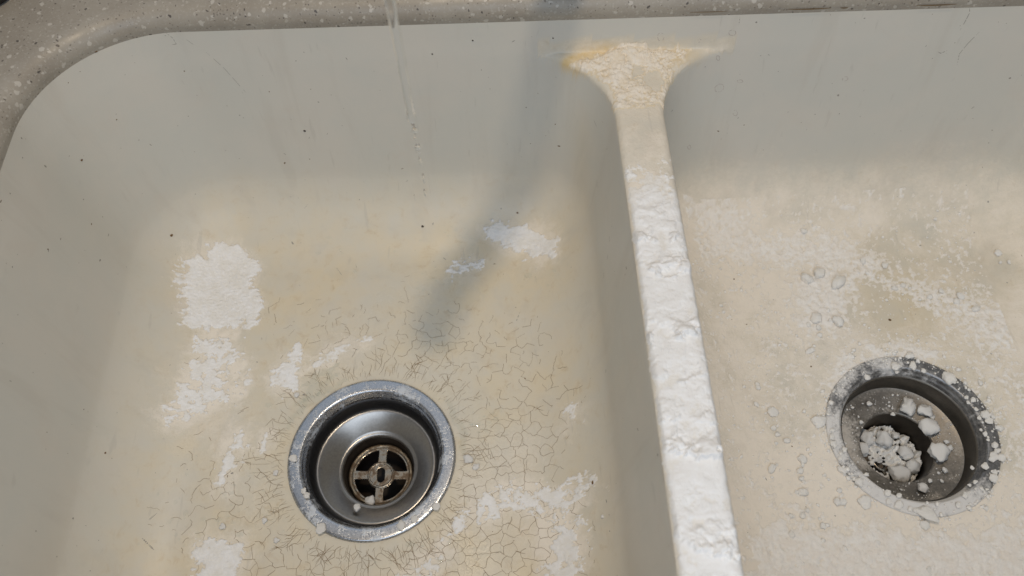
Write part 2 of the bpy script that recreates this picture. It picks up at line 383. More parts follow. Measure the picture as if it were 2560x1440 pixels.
# ------------------------------------------------------------------ setting: countertop
def contour(off, n_arc=40):
    """plan outline of the sink opening at the seam, pushed out by off (x, y in mm)"""
    g = TAPER * Z_TOP + off - 1.2; x0, x1, y0, y1 = L0 - g, R1 + g, FRONT0 - g, BACK0 + g; r = 61.5 + g
    pts = []
    for cx, cy, a0 in ((x1 - r, y1 - r, 0), (x0 + r, y1 - r, 90), (x0 + r, y0 + r, 180), (x1 - r, y0 + r, 270)):
        for a in np.linspace(a0, a0 + 90, n_arc):
            pts.append((cx + r * math.cos(math.radians(a)), cy + r * math.sin(math.radians(a))))
    P = np.array(pts); P[:, 1] -= SHEAR * (P[:, 0] - 50)
    return P
prof = [(3.0, Z_TOP - 14), (0.0, Z_TOP)] + [(12 - 12 * math.cos(math.radians(a)), Z_TOP + 11 * math.sin(math.radians(a))) for a in range(8, 91, 8)] + [(12.0, Z_TOP + 11), (30, Z_TOP + 11.0), (90, Z_TOP + 11.0), (420, Z_TOP + 11.0)]
rings = [np.column_stack([contour(o), np.full(160, z)]) for o, z in prof]
V = np.concatenate(rings); N = 160
F = [[k * N + i, k * N + (i + 1) % N, (k + 1) * N + (i + 1) % N, (k + 1) * N + i] for k in range(len(rings) - 1) for i in range(N)]
ct = link('countertop', np_mesh('countertop', V, F), M['counter'])
tag(ct, 'grey speckled solid surface countertop around the sink', 'countertop', kind='structure')

# ------------------------------------------------------------------ the sink
sink = empty('double_sink', (0.08, 0.18, 0))
tag(sink, 'old off-white double bowl kitchen sink with stained crazed floors', 'sink')
def span(*parts):
    return np.unique(np.round(np.concatenate([np.arange(a, b, s) for a, b, s in parts]), 3))
xs = span((-276, -250, 0.6), (-250, 45, 0.9), (45, 116, 0.6), (116, 335, 0.9), (335, 375, 3), (375, 412, 0.8))
ys = span((-32, -8, 0.8), (-8, 80, 3), (80, 362, 0.9), (362, 392, 0.55))
X, Y = np.meshgrid(xs, ys, indexing='ij'); Z = np.minimum(H(X, Y), Z_TOP + 2.0)
NRM = Hn(X, Y)
low = np.clip(1 - Z / 60, 0, 1)
big = fbm(X, Y, 70, 4); mid = fbm(X, Y, 22, 5, 0.55, 5.2); fine = fbm(X, Y, 6, 4, 0.6, 9.7)
stain = sstep(-0.1, 1.05, low) * np.clip(0.74 + 0.45 * big + 0.3 * mid, 0, 1)
stain = np.where(X > 80, stain * 0.95, stain * (0.45 + 0.55 * sstep(-262, -185, X + 25 * mid)))
# the divider's top is yellowed as well
ondiv = (Z > Z_DIV - 3) & (Z < Z_DIV + 8) & (X > 20) & (X < 140)
stain = np.where(ondiv, 0.55 + 0.3 * mid, stain)
yel = np.zeros_like(X)
for px, py, r, s in ((1470, 140, 9, 1.1), (1500, 132, 8, .9), (1440, 143, 6, .9), (1700, 130, 7, .4), (1735, 127, 5, .35), (1660, 135, 8, .35), (1415, 143, 4, .5), (1525, 128, 8, .5)):
    c = on_plane(px, py, Z_DIV + 3)
    yel += s * np.exp(-((X - c[0]) / (1.3 * r)) ** 2 - ((Y - c[1]) / (0.6 * r)) ** 2)
yel = np.clip(yel * (Z > Z_DIV - 6) * sstep(Z_DIV + 9, Z_DIV + 2, Z) * np.clip(1.1 + 1.2 * mid, 0, 1.2), 0, 0.8)
yel += 0.12 * np.clip(np.exp(-((X - 48) / 6) ** 2) * sstep(20, 60, Z) * sstep(125, 90, Z), 0, 1) * np.clip(1 + mid * 2, 0, 1)
# dust: the right bowl is powdered nearly all over
yel += 0.10 * (low > 0.9) * np.clip(np.maximum(blob(X, Y, 2250, 760, 32), blob(X, Y, 2150, 600, 25) * .6), 0, 1)
dust = np.zeros_like(X)
rf = (X > 100) & (Z < 60)
dust = np.where(rf, (0.58 + 0.55 * big + 0.40 * mid + 0.15 * fine) * sstep(0.1, 0.85, low), 0)
for px, py, r, s in ((1800, 620, 45, .35), (1850, 900, 45, .30), (2000, 640, 45, .25), (2250, 760, 42, -.5), (2400, 640, 35, -.15), (2200, 1380, 70, 1.1), (1900, 1250, 45, .25), (2480, 1300, 30, .2), (2120, 890, 26, .5), (2330, 540, 45, .25), (2050, 760, 25, .4), (2000, 1380, 45, .3), (1850, 1150, 26, .2), (2450, 900, 30, .05), (2420, 1380, 40, .2)):
    dust += np.where(rf, s * blob(X, Y, px, py, r), 0)
lf = (X < 60) & (Z < 60)
for px, py, r, s in ((540, 720, 24, .55), (520, 960, 28, .5), (580, 1100, 26, .35), (480, 1050, 18, .3), (1250, 1250, 30, .5), (1400, 1350, 22, .55), (1300, 1120, 22, .35), (1330, 640, 22, .45), (640, 1250, 20, .25), (1160, 1200, 10, .3), (550, 1400, 20, .4), (1050, 1420, 25, .35), (850, 880, 20, .3), (720, 920, 14, .4)):
    dust += np.where(lf, s * blob(X, Y, px, py, r), 0)
for q in PATCHES:
    sd = poly_sd(X, Y, floor_poly(q['pts'])); dust += np.where(lf, 0.5 * sstep(10, -3, sd + 9 * mid + 5 * fine), 0)
# powder that rubbed off along the divider's edges
dust = np.where(ondiv, 0.35 + 0.4 * mid + 0.3 * sstep(340, 280, Y), dust)
dust = np.clip(dust, 0, 1.2)
wet = np.zeros_like(X)
for px, py, r in ((1100, 760, 34), (900, 900, 40), (830, 960, 30), (1150, 1050, 30), (1000, 860, 30), (1080, 1420, 40), (640, 1250, 26)):
    wet += 0.9 * blob(X, Y, px, py, r)
wet = np.clip(wet, 0, 1) * (X < 60) * sstep(9, 3, Z) * np.clip(0.75 + mid, 0, 1)
rl = np.hypot(X - DRAIN_L[0], Y - DRAIN_L[1]); rr = np.hypot(X - DRAIN_R[0], Y - DRAIN_R[1])
def cellmin(A): return np.minimum(np.minimum(A[:-1, :-1], A[1:, :-1]), np.minimum(A[:-1, 1:], A[1:, 1:]))
cx = (X[:-1, :-1] + X[1:, 1:]) / 2
hole = (cellmin(rl) > 46) & (cellmin(rr) > 46)
VV = np.stack([X, Y, Z], -1).reshape(-1, 3)
def sink_part(name, sel, label):
    f = grid_faces(*X.shape, keep=sel & hole)
    v, f, n, a1, a2, a3, a4 = compact(VV, f, NRM.reshape(-1, 3), stain.ravel(), dust.ravel(), yel.ravel(), wet.ravel())
    o = link(name, np_mesh(name, v, f, dict(stain=a1, dust=a2, yellow=a3, wet=a4), normals=n), M['ceramic'], sink)
    o.matrix_parent_inverse = Matrix.Translation(-sink.location); o['label'] = label
    return o
XDL, XDR = 58.0, 97.0
iL = xs[np.argmin(abs(xs - XDL))] ; iR = xs[np.argmin(abs(xs - XDR))]
sink_part('basin', cx < iL, 'left bowl with crazed beige floor')
sink_part('divider', (cx > iL) & (cx < iR), 'low wall between the two bowls')
sink_part('basin', cx > iR, 'right bowl dusted with white powder')
def sub(o):
    o.parent = sink; o.matrix_parent_inverse = Matrix.Translation(-sink.location); return o

# ------------------------------------------------------------------ ribbons: cracks, scratches, dried marks
class Ribbons:
    def __init__(self): self.v = []; self.f = []
    def add(self, P, w, lift=0.06, taper=True):
        """P: (n,3) mm points lying on the sink"""
        P = np.asarray(P, float); n = len(P)
        if n < 2: return
        N = Hn(P[:, 0], P[:, 1]); T = np.gradient(P, axis=0); S = np.cross(N, T); S /= np.linalg.norm(S, axis=1)[:, None] + 1e-9
        u = np.linspace(0, 1, n); ww = (w / 2) * (np.clip(np.minimum(u, 1 - u) * 6, 0.35, 1) if taper else np.ones(n))
        b = len(self.v); Q = P + N * lift
        for k in range(n): self.v += [Q[k] + S[k] * ww[k], Q[k] - S[k] * ww[k]]
        self.f += [[b + 2 * k, b + 2 * k + 1, b + 2 * k + 3, b + 2 * k + 2] for k in range(n - 1)]
    def build(self, name, mat, label, kind='stuff'):
        o = sub(link(name, np_mesh(name, np.array(self.v), np.array(self.f)), mat)); o['label'] = label
        if kind: o['kind'] = kind
        return o
def on_floor(xy): xy = np.asarray(xy, float); return np.column_stack([xy, H(xy[:, 0], xy[:, 1])])
def wander(p, ang, length, step=1.6, jit=0.35, kink=0.12, center=None):
    out = [np.array(p, float)]; a = ang
    for k in range(max(2, int(length / step))):
        a += random.gauss(0, jit) * 0.6
        if random.random() < kink: a += random.choice((-1, 1)) * random.uniform(0.5, 1.0)
        a = a + (ang - a) * 0.25
        out.append(out[-1] + step * np.array([math.cos(a), math.sin(a)]))
    return np.array(out)
crk = Ribbons()
DL = np.array(DRAIN_L)
# rays leaving the drain's rim
for k in range(250):
    th = 2 * math.pi * (k + random.uniform(-0.45, 0.45)) / 250
    r0 = random.uniform(54.5, 60 if k % 3 else 72); p = DL + r0 * np.array([math.cos(th), math.sin(th)])
    L = random.choice((4, 5, 7, 9, 12, 16, 22)) * random.uniform(0.7, 1.2)
    W = wander(p, th + random.gauss(0, 0.12), L); crk.add(on_floor(W), random.uniform(0.12, 0.26))
    if L > 10:
        for b in range(random.choice((1, 1, 2, 3))):
            q = W[random.randrange(len(W) // 3, len(W))]
            crk.add(on_floor(wander(q, th + random.choice((-1, 1)) * random.uniform(0.6, 1.3), random.uniform(3, 9))), random.uniform(0.14, 0.28))
# the net of crazing: cell borders of scattered points, many of them missing
def crack_density(x, y):
    d = 0.0
    for px, py, r, s in ((1250, 1340, 36, 1.25), (1120, 1400, 32, 1.1), (1280, 1100, 26, .6), (1350, 1000, 24, .45), (1150, 890, 24, .55), (1020, 840, 22, .6), (860, 830, 18, .5), (700, 1400, 26, .7), (880, 1420, 26, .7), (620, 1180, 25, .35), (560, 1250, 25, .3), (1380, 1180, 20, .3), (1300, 880, 20, .4), (700, 760, 20, .15), (640, 700, 18, .12), (480, 1340, 18, .3)):
        c = on_plane(px, py); d += s * math.exp(-((x - c[0]) ** 2 + (y - c[1]) ** 2) / (r * r))
    return min(d, 1.0)
pts = []
while len(pts) < 1450:
    x, y = random.uniform(-235, 45), random.uniform(70, 300)
    sp = 5.3
    if all((x - a) ** 2 + (y - b) ** 2 > sp * sp for a, b in pts): pts.append((x, y))
    elif random.random() < 0.0002: break
tri = geometry.delaunay_2d_cdt([Vector(p) for p in pts], [], [], 0, 1e-6)
tv, tf = tri[0], tri[2]
cc = []; emap = {}
for fi, f in enumerate(tf):
    (ax, ay), (bx, by), (qx, qy) = tv[f[0]], tv[f[1]], tv[f[2]]
    D = 2 * (ax * (by - qy) + bx * (qy - ay) + qx * (ay - by))
    ux = ((ax * ax + ay * ay) * (by - qy) + (bx * bx + by * by) * (qy - ay) + (qx * qx + qy * qy) * (ay - by)) / D
    uy = ((ax * ax + ay * ay) * (qx - bx) + (bx * bx + by * by) * (ax - qx) + (qx * qx + qy * qy) * (bx - ax)) / D
    cc.append((ux, uy))
    for a, b in ((0, 1), (1, 2), (2, 0)): emap.setdefault(tuple(sorted((f[a], f[b]))), []).append(fi)
for e, fs in emap.items():
    if len(fs) < 2: continue
    a, b = np.array(cc[fs[0]]), np.array(cc[fs[1]]); L = np.linalg.norm(b - a)
    if L < 0.8 or L > 22: continue
    mx, my = (a + b) / 2; rd = math.hypot(mx - DL[0], my - DL[1])
    if rd < 57: continue
    if random.random() > crack_density(mx, my) * 1.25: continue
    n = max(3, int(L / 1.2)); t = np.linspace(0, random.choice((1, 1, 1, 1, 1, 0.6)), n)[:, None]; W = a + (b - a) * t
    W += np.column_stack([fbm(W[:, 0], W[:, 1], 7, 3, 0.6, 3.0), fbm(W[:, 0], W[:, 1], 7, 3, 0.6, 40.0)]) * 2.6
    crk.add(on_floor(W), random.uniform(0.13, 0.27), taper=False)
# loose hairlines farther out
for k in range(100):
    p = on_plane(random.gauss(950, 270), random.gauss(1000, 230))
    if not (-225 < p[0] < 30 and 90 < p[1] < 325) or math.hypot(p[0] - DL[0], p[1] - DL[1]) < 60: continue
    crk.add(on_floor(wander(p[:2], random.uniform(0, 6.28), random.uniform(2, 9))), random.uniform(0.14, 0.30))
crk.build('crazing', M['crack'], 'fine brown cracks in the glaze around the left drain')

scr = Ribbons()
def px_line(P, n=24):
    P = np.array(P, float); t = np.linspace(0, len(P) - 1, n)
    xi = np.interp(t, range(len(P)), P[:, 0]); yi = np.interp(t, range(len(P)), P[:, 1])
    return np.array([on_surface(a, b) for a, b in zip(xi, yi)])
for P, w in (([(2448, 80), (2420, 108), (2398, 135), (2393, 162)], .35), ([(2424, 20), (2424, 32), (2412, 55), (2400, 75)], .4), ([(410, 78), (432, 95), (441, 110), (428, 112)], .3),
             ([(515, 130), (560, 170), (600, 215), (616, 232)], .25), ([(465, 98), (485, 112)], .3), ([(1850, 42), (1847, 62)], .3), ([(1015, 455), (1020, 450)], .5), ([(2428, 272), (2436, 266)], .6), ([(2345, 130), (2352, 133), (2368, 126)], .5),
             ([(1524, 590), (1524, 606)], .4), ([(1518, 650), (1520, 636)], .4), ([(1510, 680), (1509, 696)], .35), ([(1290, 805), (1300, 780)], .4), ([(770, 510), (760, 522)], .3), ([(355, 1345), (385, 1375)], .8), ([(372, 1300), (392, 1283)], .8), ([(840, 668), (856, 690)], .3), ([(1485, 300), (1492, 318)], .3)):
    scr.add(px_line(P), w, 0.08)
scr.build('scratch_marks', M['scratch'], 'hairline scratches on the sink walls')
mk = Ribbons()
for px, py, a, b, rot in ((1798, 220, 12, 9, .5), (1652, 92, 8, 10, 0), (1831, 82, 9, 7, 0), (1749, 101, 4, 4, 0), (1723, 368, 4, 5, 0), (2113, 197, 7, 5, .4), (1838, 282, 6, 7, .2), (1850, 203, 7, 4, 0), (1795, 145, 4, 6, .3)):
    P = [on_surface(px + a * math.cos(w) * math.cos(rot) + b * math.sin(w) * math.sin(rot) + random.gauss(0, .4), py - a * math.cos(w) * math.sin(rot) + b * math.sin(w) * math.cos(rot) + random.gauss(0, .4)) for w in np.linspace(0, 2 * math.pi, 22)]
    mk.add(P, 0.32, 0.08, taper=False)
mk.build('dried_water_rings', M['mark'], 'small dried ring marks on the back wall')
# specks in the glaze: thin chips of dirt lying on the surface
def specks(name, mat, n, seed, label):
    r = random.Random(seed); vs_, fs_ = [], []; k = 0
    while k < n:
        px, py = r.uniform(0, 2560), r.uniform(20, 1440)
        if r.random() < (0.35 if py > 700 else 0.0): continue
        p = on_surface(px, py)
        if p[2] > Z_TOP - 3 or p[2] > Z_DIV - 4 and 20 < p[0] < 130 or p[2] < 0 or min(math.hypot(p[0] - d[0], p[1] - d[1]) for d in (DRAIN_L, DRAIN_R)) < 58: continue
        nn = Hn(np.array([p[0]]), np.array([p[1]]))[0]; t1 = np.cross(nn, [0.3, 0.5, 0.81]); t1 /= np.linalg.norm(t1); t2 = np.cross(nn, t1)
        rad = min(0.75, 0.16 + r.expovariate(6.5)); el = r.choice((1, 1, 1.2, 1.6, 2.6)); a0 = r.uniform(0, 6.28)
        ca, sa = math.cos(a0), math.sin(a0); u1 = t1 * ca + t2 * sa; u2 = -t1 * sa + t2 * ca
        for q in range(8):
            w = q * math.pi / 4; rr_ = rad * r.uniform(.75, 1.2); vs_.append(p + nn * 0.09 + u1 * rr_ * el * math.cos(w) + u2 * rr_ / el ** .5 * math.sin(w))
        b = 8 * k; fs_ += [[b, b + 1, b + 2, b + 3], [b, b + 3, b + 4, b + 5], [b, b + 5, b + 6, b + 7]]; k += 1
    o = sub(link(name, np_mesh(name, np.array(vs_), np.array(fs_), smooth=False), mat)); o['label'] = label; o['kind'] = 'stuff'
specks('glaze_specks', M['scratch'], 330, 5, 'grey specks in the glaze'); specks('dirt_specks', M['brown'], 130, 6, 'brown dirt specks')
# gaps in the seam under the counter's edge
for x0, x1 in ((1968, 2075), (2100, 2118), (2292, 2392), (1722, 1815)):
    C = contour(-0.25); a, b = on_plane(x0, 16, Z_TOP)[0], on_plane(x1, 12, Z_TOP)[0]
    xx = np.linspace(a, b, 12); yy = BACK0 + TAPER * Z_TOP - 1.2 - 0.35 - SHEAR * (xx - 50)
    w = 0.5 * np.sin(np.linspace(0.25, math.pi - 0.25, 12)) * (0.5 if x0 == 1722 else 1)
    v = np.concatenate([np.column_stack([xx, yy, np.full(12, Z_TOP + 0.2)]), np.column_stack([xx, yy - 0.1, Z_TOP + 0.2 - w * 1.6])])
    f = [[i, i + 1, 13 + i, 12 + i] for i in range(11)]
    o = link('seam_gap', np_mesh('seam_gap', v, f), M['caulk'], ct)

# ------------------------------------------------------------------ drains
def curve_plate(name, loops, thick, bevel, mat, parent, z):
    cu = bpy.data.curves.new(name, 'CURVE'); cu.dimensions = '2D'; cu.fill_mode = 'BOTH'; cu.extrude = thick / 2 * MM; cu.bevel_depth = bevel * MM; cu.bevel_resolution = 3
    for L in loops:
        s = cu.splines.new('POLY'); s.points.add(len(L) - 1); s.use_cyclic_u = True
        for q, (x, y) in zip(s.points, L): q.co = (x * MM, y * MM, 0, 1)
    tmp = bpy.data.objects.new('tmp', cu); COL.objects.link(tmp)
    dg = bpy.context.evaluated_depsgraph_get(); me = bpy.data.meshes.new_from_object(tmp.evaluated_get(dg)); bpy.data.objects.remove(tmp)
    me.materials.clear(); me.name = name
    o = link(name, me, mat, parent); o.location = (0, 0, z * MM)
    me.polygons.foreach_set('use_smooth', [False] * len(me.polygons))
    return o
def slot(a0, a1, r0, r1, half, n=14, rr_=2.2):
    """rounded sector hole between two spokes of half-width `half`"""
    raw = []
    for r, sgn in ((r1, 1), (r0, -1)):
        s0 = a0 + math.asin(half / r); s1 = a1 - math.asin(half / r)
        aa = np.linspace(s0, s1, n) if sgn > 0 else np.linspace(s1, s0, n)
        raw += [(r * math.cos(a), r * math.sin(a)) for a in aa]
    P = np.array(raw)
    for _ in range(2):                           # round the corners off
        Q = []
        for k in range(len(P)):
            a, b = P[k], P[(k + 1) % len(P)]; Q += [a * .75 + b * .25, a * .25 + b * .75]
        P = np.array(Q)
    return P
def make_drain(name, center, label, dusty):
    x, y = center
    t = empty(name, (x * MM, y * MM, 0)); tag(t, label, 'drain')
    zf = float(H(x + 54, y))
    pf = [(46.5, -6.0), (52.6, -0.6), (53.2, zf + 0.5), (52.9, zf + 1.2), (52.4, zf + 1.55), (51.9, zf + 1.7), (51.0, zf + 1.72), (49, zf + 1.7), (47, zf + 1.66), (46.0, zf + 1.62), (45.4, zf + 1.5), (44.9, zf + 1.2), (44.4, zf + 0.5), (43.9, zf - 0.6), (43.5, zf - 2.0), (42.9, zf - 2.5), (42.6, zf - 3.4), (42.1, zf - 5.2)]
    v, f = lathe(pf, 160)
    ang = np.arctan2(v[:, 1], v[:, 0]); rad = np.hypot(v[:, 0], v[:, 1])
    nz = fbm(v[:, 0] + x, v[:, 1] + y, 18, 4) ; nz2 = fbm(v[:, 0] + x, v[:, 1] + y, 5, 3, .6, 2.)
    if dusty:
        d = 0.16 + 0.45 * nz + 0.3 * nz2
        for deg, w, s in ((178, 22, .45), (-112, 26, .75), (140, 26, .25), (-70, 22, .7), (100, 22, .45), (-145, 22, .35)):
            dd = (np.degrees(ang) - deg + 180) % 360 - 180; d = d + s * np.exp(-(dd / w) ** 2)
    else: d = np.zeros(len(v))
    fl = link('flange', np_mesh('flange', v, f, dict(dust=np.clip(d, 0, 1))), M['dflange'] if dusty else M['flange'], t)
    # wall of the cup
    if dusty:
        zc0, rc, zc1, rt, zs = -20.0, 40.2, -24.5, 23.5, -49.0
    else:
        zc0, rc, zc1, rt, zs = -14.0, 38.8, -24.0, 23.0, -36.0
    pw = [(42.2, zf - 5.0), (41.4, zf - 5.6), (41.0, zf - 6.4), (rc + 0.6, zc0 + 3), (rc, zc0 + 0.8), (rc - 0.2, zc0)]
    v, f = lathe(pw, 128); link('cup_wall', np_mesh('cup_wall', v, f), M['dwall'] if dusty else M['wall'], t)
    if dusty: pc = [(rc - 0.2, zc0 - 0.1), (rc - 1.2, zc0 - 0.6)] + [(rt + 1.5 + (rc - 1.5 - rt - 1.5) * (1 - u), zc0 - 0.7 + (zc1 - zc0 + 0.7) * u) for u in np.linspace(0, 1, 8)][1:] + arc(rt + 1.5, zc1 - 1.5, 1.5, 90, 180, 6)[1:]
    else: pc = [(rc - 0.1, zc0 - 0.2), (rc - 0.8, zc0 + 0.1)] + [(rt + 2.5 + (rc - 1.5 - rt - 2.5) * (1 - u), zc0 + (zc1 + 1 - zc0) * u ** 1.15) for u in np.linspace(0, 1, 12)] + arc(rt + 2.5, zc1 - 1.5, 2.5, 90, 180, 8)[1:]
    v, f = lathe(pc, 128)
    if dusty:
        d = 0.12 + 0.55 * fbm(v[:, 0], v[:, 1], 14, 4) + 0.5 * np.exp(-((v[:, 0] + 30) / 16) ** 2 - ((v[:, 1] - 4) / 22) ** 2)
    else: d = np.zeros(len(v))
    link('bowl', np_mesh('bowl', v, f, dict(dust=np.clip(d, 0, 1))), M['dcup'] if dusty else M['cup'], t)
    pt = [(rt, zc1 - 1.5), (rt - 0.4, zc1 - 4), (rt - 1.0, zs), (rt - 1.2, zs - 26), (0.01, zs - 27)]
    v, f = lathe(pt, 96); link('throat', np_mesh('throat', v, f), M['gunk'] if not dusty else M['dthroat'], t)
    rp = rt - 2.4
    circle = [(rp * math.cos(a), rp * math.sin(a)) for a in np.linspace(0, 2 * math.pi, 96, endpoint=False)]
    loops = [circle]; off = math.radians(-3)
    for k in range(4): loops.append(slot(off + k * math.pi / 2, off + (k + 1) * math.pi / 2, 8.9, 18.0, 2.35))
    ob = [(2.9 * math.cos(a), 2.9 * math.sin(a) + (2.5 if math.sin(a) >= 0 else -2.5)) for a in np.linspace(0, 2 * math.pi, 40, endpoint=False)]
    loops.append(ob)
    st = curve_plate('strainer', loops, 1.0, 0.45, M['strainer'], t, zs)
    # raised hub rim and rolled outer lip of the strainer
    v, f = lathe([(9.2, 0.5), (8.9, 1.2), (8.2, 1.5), (7.4, 1.2), (7.0, 0.6)], 64); link('hub_rim', np_mesh('hub_rim', v, f), M['strainer'], st)
    v, f = lathe([(rp + 0.8, -1.0), (rp + 0.9, 1.2), (rp + 0.2, 2.0), (rp - 0.9, 2.0), (rp - 1.8, 1.3), (rp - 2.4, 0.4)], 96); link('outer_lip', np_mesh('outer_lip', v, f), M['lip'], st)
    return t
make_drain('sink_drain', DRAIN_L, 'clean steel drain with four-spoke strainer, left of the divider', False)
make_drain('sink_drain', DRAIN_R, 'steel drain choked with white powder lumps, right of the divider', True)

# ------------------------------------------------------------------ powder layers (real thickness on the sink's surface)
def powder_layer(name, x0, x1, y0, y1, step, T, mat, label, cat, kind=None, group=None):
    gx = np.arange(x0, x1, step); gy = np.arange(y0, y1, step)
    A, B = np.meshgrid(gx, gy, indexing='ij')
    A = A + RNG.uniform(-.2, .2, A.shape) * step; B = B + RNG.uniform(-.2, .2, B.shape) * step
    th = T(A, B); th = np.where(np.hypot(A - DRAIN_L[0], B - DRAIN_L[1]) < 53.5, -1, th); th = np.where(np.hypot(A - DRAIN_R[0], B - DRAIN_R[1]) < 53.0, -1, th)
    zz = H(A, B) + np.maximum(th, -0.25)
    cmax = np.maximum(np.maximum(th[:-1, :-1], th[1:, :-1]), np.maximum(th[:-1, 1:], th[1:, 1:]))
    f = grid_faces(*A.shape, keep=cmax > 0.0)
    if len(f) == 0: return None
    v, f, cv = compact(np.stack([A, B, zz], -1).reshape(-1, 3), f, sstep(-0.05, 0.75, th).ravel())
    o = link(name, np_mesh(name, v, f, dict(cover=cv)), mat); return tag(o, label, cat, group, kind)
def patch(pts, label, thick=0.8, rag=5.0, step=0.6, seed=0.0, mat='wet', holes=0.0):
    P = np.array(floor_poly(pts)); mn, mxx = P.min(0) - 9, P.max(0) + 9
    def T(A, B):
        sd = poly_sd(A, B, P); n1 = fbm(A, B, 9, 5, 0.62, seed); n2 = fbm(A * 1.0, B * 2.2, 5, 4, 0.6, seed + 7)
        e = -sd + rag * (1.5 * n1 + 0.7 * n2) + 6.0 * fbm(A, B, 24, 3, .6, seed + 13)
        t = 1.15 * thick * sstep(0, 3.0, e) * (0.65 + 0.8 * np.abs(n2)) + 0.18 * fbm(A, B, 2.0, 3, .6, seed)
        if holes: t = t - thick * 1.6 * sstep(0.34, 0.55, fbm(A, B, 7, 4, .6, seed + 3) * 1.2 + holes * 0.35)
        return np.where(e > 0, t, -0.3)
    return powder_layer('baking_soda_patch', mn[0], mxx[0], mn[1], mxx[1], step, T, M[mat], label, 'powder', group='baking soda patches in the left bowl')

for q in PATCHES: patch(q['pts'], q['label'], *q['args'], **q['kw'])

# crust on the divider
def T_div(A, B):
    e = np.minimum(A - 62.7 - 0.5, 91.0 + 0.3 - A) + 1.0 * fbm(A, B, 6, 3, .6, 4.)
    inb = sstep(-0.3, 2.2, e) * (H(A, B) > Z_DIV - 5)
    w = B + 7.0 * fbm(A, B, 22, 3, .5, 1.) + 3.5 * fbm(A, B, 6, 3, .6, 8.)
    per = 20.0; fr = (-(w) / per) % 1.0; cell = np.floor(-w / per)
    led = np.where(fr > 0.9, (1 - fr) / 0.1, fr / 0.9) ** 1.4 * (0.55 + 0.45 * np.sin(cell * 2.4))
    n = fbm(A, B, 12, 4, .55, 6.); g = fbm(A, B, 3.0, 4, .62, 2.)
    t = 0.75 + 3.5 * led * sstep(-0.25, 0.25, n - 0.02) + 0.8 * n + 0.36 * g * sstep(-0.2, 0.3, fbm(A, B, 16, 2, .5, 14.))
    t = t - 0.5 * sstep(0.25, 0.5, fbm(A, B, 20, 2, .5, 11.))
    fade = sstep(296, 255, B + 16 * fbm(A, B, 14, 4, .65, 3.))
    return np.where(fade > 0.02, (np.maximum(t, 0.22 + 0.1 * g) * fade - 0.30 * (1 - fade) * (1 + 2.5 * g)) * inb - 0.2 * (1 - inb), -0.3)
powder_layer('baking_soda_crust', 59, 95, 40, 322, 0.4, T_div, M['crust'], 'thick cracked white powder crust along the front of the divider', 'powder')
FLARE = np.array([on_plane(px, py, Z_DIV)[:2] for px, py in ((1430, 158), (1500, 135), (1560, 118), (1640, 124), (1725, 124), (1712, 150), (1680, 185), (1668, 225), (1664, 262), (1600, 268), (1540, 268), (1530, 225), (1505, 195), (1465, 175))])
def T_flare(A, B):
    sd = poly_sd(A, B, FLARE); n1 = fbm(A, B, 9, 4, .6, 21.); g = fbm(A, B, 3, 4, .62, 22.); g2 = np.abs(fbm(A, B, 12, 3, .6, 31.))
    e = -sd + 3.5 * n1 + 1.0
    c = on_plane(1570, 135, Z_DIV); c2 = on_plane(1560, 170, Z_DIV)
    hump = 3.5 * np.exp(-((A - c[0]) / 12) ** 2 - ((B - c[1]) / 7) ** 2) + 1.6 * np.exp(-((A - c2[0]) / 14) ** 2 - ((B - c2[1]) / 10) ** 2)
    t = (0.7 + 1.3 * n1 + 0.8 * g + hump - 2.2 * (g2 < 0.06) * 0.35)
    b1 = on_plane(1590, 175, Z_DIV); b2 = on_plane(1640, 200, Z_DIV)          # bare spots
    t = t - 2.4 * np.exp(-((A - b1[0]) / 5) ** 2 - ((B - b1[1]) / 6) ** 2) - 2.2 * np.exp(-((A - b2[0]) / 5) ** 2 - ((B - b2[1]) / 8) ** 2)
    return np.where((e > 0) & (H(A, B) < Z_DIV + 3.5) & (H(A, B) > Z_DIV - 3), t * sstep(0, 3, e), -0.3)
mn, mx_ = FLARE.min(0) - 4, FLARE.max(0) + 4
powder_layer('baking_soda_heap', mn[0], mx_[0], mn[1], min(mx_[1], 386), 0.4, T_flare, M['heap'], 'lumpy cream powder heap where the divider meets the back wall', 'powder')

# crumbly layer in the right bowl
RB = [( (1722, 500), (1790, 490), (1860, 560), (1960, 590), (2060, 590), (2200, 650), (2180, 690), (2080, 670), (1960, 660), (1850, 650), (1760, 640)),
      ((1990, 700), (2080, 670), (2110, 700), (2115, 760), (2100, 810), (2020, 830), (1990, 780)),
      ((2170, 690), (2260, 700), (2400, 740), (2560, 780), (2620, 900), (2480, 870), (2380, 800), (2260, 760)),
      ((1900, 1330), (1990, 1310), (2080, 1350), (2180, 1320), (2320, 1340), (2480, 1340), (2600, 1330), (2620, 1480), (1880, 1480)),
      ((2070, 940), (2130, 890), (2220, 870), (2300, 870), (2330, 890), (2230, 895), (2140, 935), (2090, 985)),
      ((2440, 470), (2520, 450), (2600, 470), (2600, 540), (2480, 520)),
      ((2440, 880), (2500, 900), (2600, 950), (2600, 1200), (2530, 1150), (2500, 1000))]
RBm = [np.array(floor_poly(p)) for p in RB]
